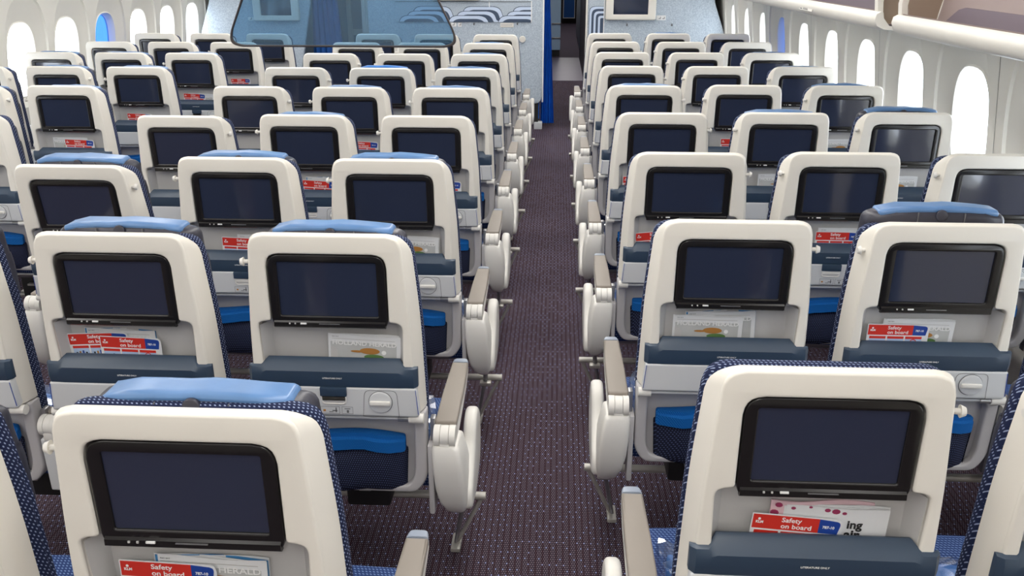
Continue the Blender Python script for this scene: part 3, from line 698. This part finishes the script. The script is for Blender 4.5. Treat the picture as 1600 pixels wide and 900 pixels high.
def magazine(kind):
    s = MB(); w, h = 0.088, 0.105
    lay = 0.0035
    for j in range(4):
        def fn(v, j=j): return (v.x, v.y + (0.0025 * math.sin(v.x * 25 + j) if j < 3 else 0), v.z + (0.0018 * math.sin(v.x * 34 + j * 1.3) if v.z > 0 else 0) - j * 0.0006)
        s.rbox(-w + 0.002 * j, w - 0.001 * j, 0.0012 * (3 - j), 0.0012 * (3 - j) + 0.0009, -h, h, 'paper' if j != 1 else ('bluepaper' if kind == 'herald_blue' else 'paper'), cuts=9, fn=fn)
    F = lambda: None
    def bend(mb, n0):
        mb.bm.verts.ensure_lookup_table()
        for v in mb.bm.verts[n0:]: v.co.y += 0.0025 * math.sin(v.co.x * 25 + 3)
    n0 = len(s.bm.verts)
    if kind.startswith('herald'):
        s.curve([rect(-w + 0.006, w - 0.012, -h + 0.01, h - 0.020)], -0.0014, -0.0004, 'cover')
        s.text('HOLLAND HERALD', -w + 0.010, h - 0.0265, 0.0155, 'white', y=-0.0018, sx=1.14, bold=0.0003)
        s.text('MAY 2019', -w + 0.010, h - 0.008, 0.0035, 'line', y=-0.0010); s.rbox(-w + 0.010, w - 0.016, -0.0011, -0.0006, h - 0.0125, h - 0.0115, 'recess')
        s.curve([circle(0.012, h - 0.040, 0.024, 20, 0.008)], -0.0024, -0.0018, 'ochre'); s.curve([circle(0.046, h - 0.042, 0.0055, 16)], -0.0028, -0.0022, 'white')
        s.curve([circle(-0.018, h - 0.042, 0.016, 16, 0.0028)], -0.0026, -0.002, 'ochre'); s.curve([circle(0.022, h - 0.055, 0.024, 16, 0.007)], -0.0022, -0.0018, 'green')
        s.curve([rpoly([(-w + 0.006, -h + 0.01), (-0.06, -h + 0.01), (-0.065, h - 0.04), (-w + 0.006, h - 0.03)], 0.006)], -0.0016, -0.0012, 'recess')
    elif kind == 'white':
        s.text('ing', 0.020, h - 0.040, 0.022, 'ink', y=-0.0008, bold=0.0007); s.text('he air.', -0.012, h - 0.060, 0.024, 'ink', y=-0.0008, bold=0.0008)
    return s.mesh('magazine')
def booklet():
    s = MB()
    def fn(v): return (v.x, v.y + 0.004 * math.sin(v.x * 30), v.z + (0.002 * math.sin(v.x * 40) if v.z > 0 else 0) - 0.05 * max(0, v.x) * 0.6)
    s.rbox(-0.085, 0.085, -0.001, 0.002, -0.105, 0.105, 'pink', cuts=10, fn=fn)
    for x, z, r in ((-0.072, 0.097, 0.006), (-0.048, 0.092, 0.004), (-0.020, 0.095, 0.003), (0.008, 0.090, 0.005), (0.022, 0.088, 0.007), (0.036, 0.085, 0.004), (-0.078, 0.082, 0.007)):
        s.curve([circle(x, z, r, 9, r * 0.7)], -0.006, -0.0035, 'maroon')
    s.curve([circle(0.05, 0.083, 0.010, 10, 0.005)], -0.0045, -0.003, 'ochre')
    return s.mesh('booklet')
LM = {'card': safety_card(), 'herald': magazine('herald'), 'herald_blue': magazine('herald_blue'), 'white': magazine('white'), 'booklet': booklet()}
def where(k):
    b, c, r = k[0], int(k[1]), int(k[2])
    return '%s %s seat, %s row%s' % (LAT[b].replace('-hand', ''), pos(b, c), ORD[r], '' if r in (1, 9) else ' from camera')
KIND = {'card': ('safety_card', 'red-topped safety card', 'card', 0.085), 'herald': ('magazine', 'grey-covered magazine', 'magazine', 0.105), 'herald_blue': ('magazine', 'magazine with a blue back cover', 'magazine', 0.105),
        'white': ('magazine', 'white magazine with black words', 'magazine', 0.105), 'booklet': ('booklet', 'pink flower-patterned booklet', 'booklet', 0.105)}
def put(k, kind, x, top, rot=0.0, layer=0, note=''):
    """x: offset across the seat; top: height of its top edge; layer 0 is the front of the pocket"""
    nm, lab, cat, hh = KIND[kind]
    st = SEAT[k]; a = math.radians(RECL.get(k, 0)); pv = Vector((0, 0.12, 0.45))
    Rm = Matrix.Translation(pv) @ Matrix.Rotation(a, 4, 'X') @ Matrix.Translation(-pv)
    zc = top - hh - 0.012
    if zc - hh < 0.700: pass
    o = place(LM[kind], nm); lean = math.radians(0.0)
    o.matrix_world = Matrix.Translation(st.location) @ Rm @ Matrix.Translation((x, 0.0145 + layer * 0.0055 , zc)) @ Matrix.Rotation(math.radians(rot), 4, 'Y')
    tag(o, '%s %sin pocket of %s' % (lab, note, where(k)), cat, 'papers in the seat pockets')
    return o
put('R11', 'booklet', 0.015, 0.898, 0.5, 2); put('R11', 'white', 0.036, 0.890, 1.5, 1); put('R11', 'card', -0.030, 0.874, 4.0, 0)
put('C31', 'herald_blue', 0.005, 0.888, 2.0, 1); put('C31', 'card', -0.060, 0.880, 2.0, 0)
put('C22', 'herald_blue', -0.030, 0.902, 1.5, 2); put('C22', 'card', -0.078, 0.893, -3.0, 1, 'behind another '); put('C22', 'card', -0.002, 0.886, 1.5, 0, 'before its twin ')
put('C32', 'herald', 0.070, 0.899, 2.5, 0)
put('R12', 'herald_blue', -0.010, 0.908, -2.0, 2); put('R12', 'herald', -0.045, 0.897, 0.5, 1)
put('R22', 'herald', -0.020, 0.897, 1.0, 1); put('R22', 'card', -0.070, 0.886, 0, 0)
put('C33', 'herald', 0.055, 0.897, 3.0, 0); put('C23', 'card', 0.000, 0.884, 2.0, 0); put('C23', 'herald', 0.060, 0.890, 3.0, 1)
put('R13', 'card', -0.080, 0.880, -6.0, 0); put('R23', 'herald', 0.040, 0.892, 1.0, 1); put('R23', 'card', 0.020, 0.882, 0, 0)
put('C24', 'card', 0.040, 0.880, 3.0, 0); put('C24', 'herald_blue', 0.070, 0.893, 1.0, 1)
put('R24', 'herald', 0.010, 0.893, 0, 0); put('R14', 'card', -0.075, 0.880, 0, 0); put('R34', 'herald', 0.0, 0.885, 0, 0)
put('C25', 'card', 0.05, 0.885, 2, 0); put('R25', 'card', -0.02, 0.884, 0, 0); put('R35', 'herald', 0.0, 0.885, 0, 0)
put('L35', 'herald', -0.02, 0.892, 1, 1); put('L35', 'card', 0.030, 0.884, 2, 0)
put('L36', 'card', -0.030, 0.882, 2, 0); put('L37', 'card', -0.02, 0.884, 2, 0); put('L37', 'herald', 0.02, 0.884, 3, 1); put('L38', 'card', 0.02, 0.884, 0, 0)
put('C17', 'card', 0.02, 0.884, 0, 0); put('C36', 'card', -0.02, 0.884, 0, 0); put('C34', 'card', 0.06, 0.884, 0, 0); put('C26', 'card', 0.06, 0.882, 0, 0); put('R16', 'card', -0.07, 0.882, 0, 0)

def packet(k, dx, dy, sx, sy, sz, rz):
    st = SEAT[k]
    root = place(None, 'blanket_packet'); root.location = st.location + Vector((dx, dy, 0.472)); root.rotation_euler = (0, 0, rz)
    rnd = random.Random(hash(k) % 97 if False else sum(map(ord, k)))
    ph = [rnd.uniform(0, 6) for _ in range(6)]
    def fn(v, amp=1.0):
        d = 0.012 * (math.sin(v.x * 40 + ph[0]) * math.sin(v.y * 36 + ph[1])) + 0.006 * math.sin(v.x * 95 + v.y * 70 + ph[2])
        t_ = max(0, min(1, v.z / sz))
        return (v.x + 0.006 * math.sin(v.y * 50 + ph[3]), v.y + 0.006 * math.sin(v.x * 47 + ph[4]), v.z + d * t_ * amp)
    s = MB(); s.rbox(-sx * 0.86, sx * 0.86, -sy * 0.86, sy * 0.86, 0.006, sz * 0.85, 'blanket', r=0.02, seg=3, cuts=8, fn=fn); place(s.mesh('blanket', 60), 'blanket', root)
    s = MB(); s.rbox(-sx, sx, -sy, sy, 0.002, sz, 'plastic_wrap', r=0.02, seg=2, cuts=9, fn=lambda v: fn(v, 1.3)); place(s.mesh('plastic_wrap', 15), 'plastic_wrap', root)
    tag(root, 'blue blanket in clear crinkled plastic on %s' % where(k), 'blanket packet', 'wrapped blankets on the seats')
for k in ('C32', 'C33', 'R11', 'R12', 'R13', 'R21', 'C31', 'C34', 'R14', 'C12'): packet(k, 0.045 if k[0] == 'C' else -0.045, 0.225, 0.158, 0.095, 0.10, 0.03)

# ================================================================= HANGING GLASS, CURTAIN, MONITORS, GALLEY
gy = 4.1
gp = [(-1.555, 1.365), (-1.505, 1.333), (-0.52, 1.333), (-0.470, 1.365), (-0.470, 1.40), (-0.66, 1.80), (-1.38, 1.80), (-1.555, 1.40)]
go = rpoly([(-1.575, 1.333), (-0.448, 1.333), (-0.67, 1.80), (-1.36, 1.80)], [0.085, 0.085, 0.05, 0.05], 8)
cx_, cz_ = -1.01, 1.55
gi = [(cx_ + (x - cx_) * 0.978, cz_ + (z - cz_) * 0.955) for x, z in go]
root = empty('hanging_divider', (cx_, gy, 1.333)); tag(root, 'blue-tinted glass class divider with a dark rim hanging above the centre seats', 'divider')
inv = Matrix.Translation((-cx_, -gy, -1.333))
s = MB(); s.curve([go, gi], gy - 0.008, gy + 0.008, 'glassrim', bev=0.004)
for v in s.bm.verts: v.co = inv @ v.co
place(s.mesh('rim'), 'rim', root)
s = MB(); s.add([(x, gy, z) for x, z in gi], [list(range(len(gi)))], 'divider')
for v in s.bm.verts: v.co = inv @ v.co
place(s.mesh('glass'), 'glass', root)
s = MB()
for x in (-1.25, -0.77): s.cyl((x, gy, 1.79), (x, gy, 2.35), 0.012, 'glassrim')
for v in s.bm.verts: v.co = inv @ v.co
place(s.mesh('hanger'), 'hanger', root)

def curtain(x0, x1, xb0, xb1, z0, z1, y, m, label):
    s = MB(); n = 26; rings = []
    for k in range(9):
        t_ = k / 8; a = xb0 + (x0 - xb0) * t_; b = xb1 + (x1 - xb1) * t_; z = z0 + (z1 - z0) * t_
        fr = [(a + (b - a) * i / n, y + 0.018 * math.sin(i * 1.35 + 0.3 * k), z) for i in range(n + 1)]
        bk = [(px, py + 0.012, pz) for px, py, pz in fr[::-1]]
        rings.append(fr + bk)
    s.loft(rings, m)
    o = place(s.mesh('curtain', 70), 'curtain'); tag(o, label, 'curtain'); return o
curtain(-0.150, -0.128, -0.180, -0.030, 0.03, 2.2, 9.45, 'curtain', 'royal blue curtain gathered at the right aisle end of the front bulkhead')
curtain(-2.62, -2.42, -2.70, -2.30, 0.10, 2.2, 9.5, 'curtaind', 'dark blue curtain seen through the glass beside the left aisle')
curtain(-2.10, -2.02, -2.12, -2.02, 0.10, 2.2, 9.45, 'white', 'pale curtain at the left end of the centre bulkhead')
s = MB(); s.rbox(-0.245, -0.155, 9.22, 9.34, 0.0, 0.075, 'panel', r=0.01)
tag(place(s.mesh('curtain_foot'), 'bulkhead_foot'), 'grey foot block below the right end of the centre bulkhead', 'foot')
s = MB(); s.rbox(-0.36, -0.19, YB + 0.06, YB + 0.075, 0.10, 0.30, 'curtain', r=0.004)
tag(place(s.mesh('stowed_cloth'), 'stowed_cloth'), 'piece of blue cloth hanging below the centre bulkhead', 'cloth')

def wall_monitor(x0, x1, z0, z1, label):
    root = place(None, 'wall_monitor'); root.location = ((x0 + x1) / 2, YB - 0.001, z0); tag(root, label, 'monitor', 'monitors on the front bulkheads')
    w = (x1 - x0) / 2; h = z1 - z0
    s = MB(); o = rect(-w, w, 0, h, 0.02); i = rect(-w + 0.08, w - 0.08, 0.055, h - 0.055, 0.004)
    s.curve([o, i], -0.055, 0.0, 'shell', bev=0.012, res=3); s.curve([o], -0.02, 0.0, 'shell'); place(s.mesh('frame'), 'frame', root)
    s = MB(); s.curve([i], -0.03, -0.021, 'display'); place(s.mesh('display'), 'display', root)
wall_monitor(0.483, 0.998, 1.138, 1.53, 'cream-framed grey monitor on the right front bulkhead')
wall_monitor(-3.20, -2.715, 1.118, 1.51, 'cream-framed monitor on the left front bulkhead, behind the hanging glass')
wall_monitor(-1.31, -0.815, 1.325, 1.72, 'cream-framed monitor high on the centre front bulkhead')
def wall_bit(name, x0, x1, z0, z1, m, label, cat, marks=()):
    s = MB(); s.rbox(x0, x1, YB - 0.004, YB, z0, z1, m, r=0.001)
    for a, b_, c, d, mm in marks: s.rbox(a, b_, YB - 0.0048, YB - 0.004, c, d, mm)
    o = place(s.mesh(name), name); tag(o, label, cat); return o
def pict(x, z): return [(x + 0.012, x + 0.03, z + 0.012, z + 0.018, 'line'), (x + 0.028, x + 0.034, z + 0.012, z + 0.034, 'line')]
wall_bit('placard', 1.008, 1.105, 1.136, 1.182, 'white', 'white pictogram placard beside the right bulkhead monitor', 'placard', pict(1.02, 1.136) + pict(1.06, 1.136))
wall_bit('placard', -1.125, -1.065, 1.064, 1.104, 'white', 'left of two small pictogram placards on the centre bulkhead', 'placard', pict(-1.12, 1.066))
wall_bit('placard', -1.050, -1.010, 1.064, 1.104, 'white', 'right of two small pictogram placards on the centre bulkhead', 'placard', pict(-1.05, 1.066))
wall_bit('placard', -0.605, -0.465, 1.060, 1.104, 'bin', 'wide cream placard on the right part of the centre bulkhead', 'placard', [(-0.595 + i * 0.013, -0.587 + i * 0.013, 1.078, 1.090, 'recess') for i in range(9)])
wall_bit('placard', -3.275, -3.215, 1.118, 1.152, 'white', 'white placard left of the left bulkhead monitor', 'placard', pict(-3.27, 1.116))
for x, z, w_ in ((-0.88, 1.092, 'centre bulkhead under the print'), (-0.426, 1.094, 'centre bulkhead right of the wide placard'), (0.711, 1.088, 'right bulkhead under the monitor'), (1.174, 1.090, 'right bulkhead near the window')):
    s = MB(); s.rbox(x - 0.006, x + 0.006, YB - 0.012, YB, z - 0.012, z + 0.012, 'line', r=0.003)
    tag(place(s.mesh('wall_hook'), 'wall_hook'), 'tiny dark hook on the ' + w_, 'hook')
s = MB(); s.cyl((-0.372, YB - 0.02, 0.94), (-0.372, YB, 0.94), 0.03, 'shell', 20, 0.034)
tag(place(s.mesh('door_stop'), 'round_button'), 'round cream button on the centre bulkhead below the wide placard', 'button')

# printed panels of nested arches on the bulkheads
def arch(s, cx, z0, z1, hw, band, y, clip, flip=False):
    """upside-down U band: top at z1, open towards z0, clipped to the panel"""
    x0, x1 = clip
    def mk(hw_, zt, inner):
        pts = [(cx - hw_ - 0.05, z0 - 0.16), (cx - hw_, zt), (cx + hw_ * 0.9, zt), (cx + hw_ + 0.03, z0 - 0.16)]
        o = rpoly(pts, [0, 0.075, 0.085, 0], 8)
        return [(min(max(px, x0), x1), max(pz, z0)) for px, pz in o]
    def clean(o):
        out = []
        for p_ in o:
            if not out or (abs(p_[0] - out[-1][0]) + abs(p_[1] - out[-1][1])) > 1e-4: out.append(p_)
        return out
    s.curve([clean(mk(hw + 0.004, z1 + 0.005, 0))], y - 0.0006, y + 0.0002, 'artline')
    s.curve([clean(mk(hw, z1, 0))], y - 0.0014, y - 0.0006, 'artlight')
    s.curve([clean(mk(hw - band, z1 - band, 0))], y - 0.0022, y - 0.0014, 'artdark')
s = MB(); px0, px1, pz0, pz1 = -1.70, -0.285, 1.112, 1.312
s.rbox(px0, px1, YB - 0.004, YB, pz0, pz1, 'bulk')
for i, (zz, off) in enumerate(((1.263, 0.145), (1.217, 0.08), (1.173, 0.0))):
    for cx in (-1.445, -0.925, -0.405):
        c_ = cx + off
        arch(s, c_, pz0, zz, 0.205, 0.030, YB - 0.0048 - 0.0026 * i, (max(px0, c_ - 0.3), min(px1, c_ + 0.3)))
s.rbox(px1, px1 + 0.010, YB - 0.014, YB, 1.107, 1.32, 'white'); s.rbox(px0, px1, YB - 0.010, YB, 1.312, 1.316, 'line'); s.rbox(-0.722, -0.712, YB - 0.006, YB, 1.262, 1.314, 'white')
tag(place(s.mesh('print'), 'wall_print'), 'wide panel printed with nested white and slate arches on the centre bulkhead', 'print')
s = MB(); s.rbox(0.312, 0.466, YB - 0.003, YB, 0.99, 1.36, 'bulk')
for i in range(3):
    o = [(0.320 + 0.045 * i, 0.99), (0.320 + 0.045 * i, 1.268 - 0.045 * i), (0.466, 1.268 - 0.045 * i), (0.466, 0.99)]
    for j, (d, mm) in enumerate(((-0.004, 'artline'), (0.0, 'artlight'), (0.022, 'artdark'))):
        q = [(o[0][0] + d, 0.99), (o[1][0] + d, o[1][1] - d), (0.466, o[2][1] - d), (0.466, 0.99)]
        s.curve([rpoly(q, [0, 0.06, 0, 0], 8)], YB - 0.0042 - 0.0036 * i - 0.0012 * j, YB - 0.003 - 0.0036 * i - 0.0012 * j, mm)
s.rbox(0.466, 0.474, YB - 0.016, YB, 0.98, 1.36, 'white')
tag(place(s.mesh('print'), 'wall_print'), 'narrow panel printed with nested rounded bands beside the right bulkhead monitor', 'print')

# galley cabinet, far door and white-lettered panel
root = place(None, 'galley_cabinet'); root.location = (-0.10, 16.9, 0); tag(root, 'pale blue galley cabinet with two handles beyond the blue curtain', 'cabinet')
s = MB(); s.rbox(-0.30, 0.145, -0.2, 0.4, 0.12, 2.1, 'cabinet', r=0.01); place(s.mesh('body'), 'body', root)
s = MB(); s.rbox(-0.28, 0.13, -0.17, 0.38, 0.0, 0.12, 'black'); place(s.mesh('plinth'), 'plinth', root)
for z in (0.34, 0.60): s = MB(); s.rbox(-0.02, 0.148, -0.225, -0.2, z - 0.012, z + 0.012, 'steel', r=0.004); place(s.mesh('handle'), 'handle', root)
root = place(None, 'far_door'); root.location = (0.30, 25.6, 0); tag(root, 'narrow blue door with a pale frame at the far end of the aisle', 'door')
s = MB(); s.rbox(-0.15, 0.15, -0.02, 0.02, 0.17, 2.0, 'curtaind'); place(s.mesh('leaf'), 'leaf', root)
s = MB(); s.curve([rect(-0.17, 0.17, 0.15, 2.02), rect(-0.15, 0.15, 0.17, 2.0)], -0.04, 0.0, 'panel'); place(s.mesh('frame'), 'frame', root)
s = MB(); s.rbox(0.43, 0.50, 17.2, 21.5, 0.04, 1.9, 'bulk', r=0.01)
tag(place(s.mesh('side_panel'), 'galley_partition'), 'pale blue side panel along the right of the far aisle', 'panel')
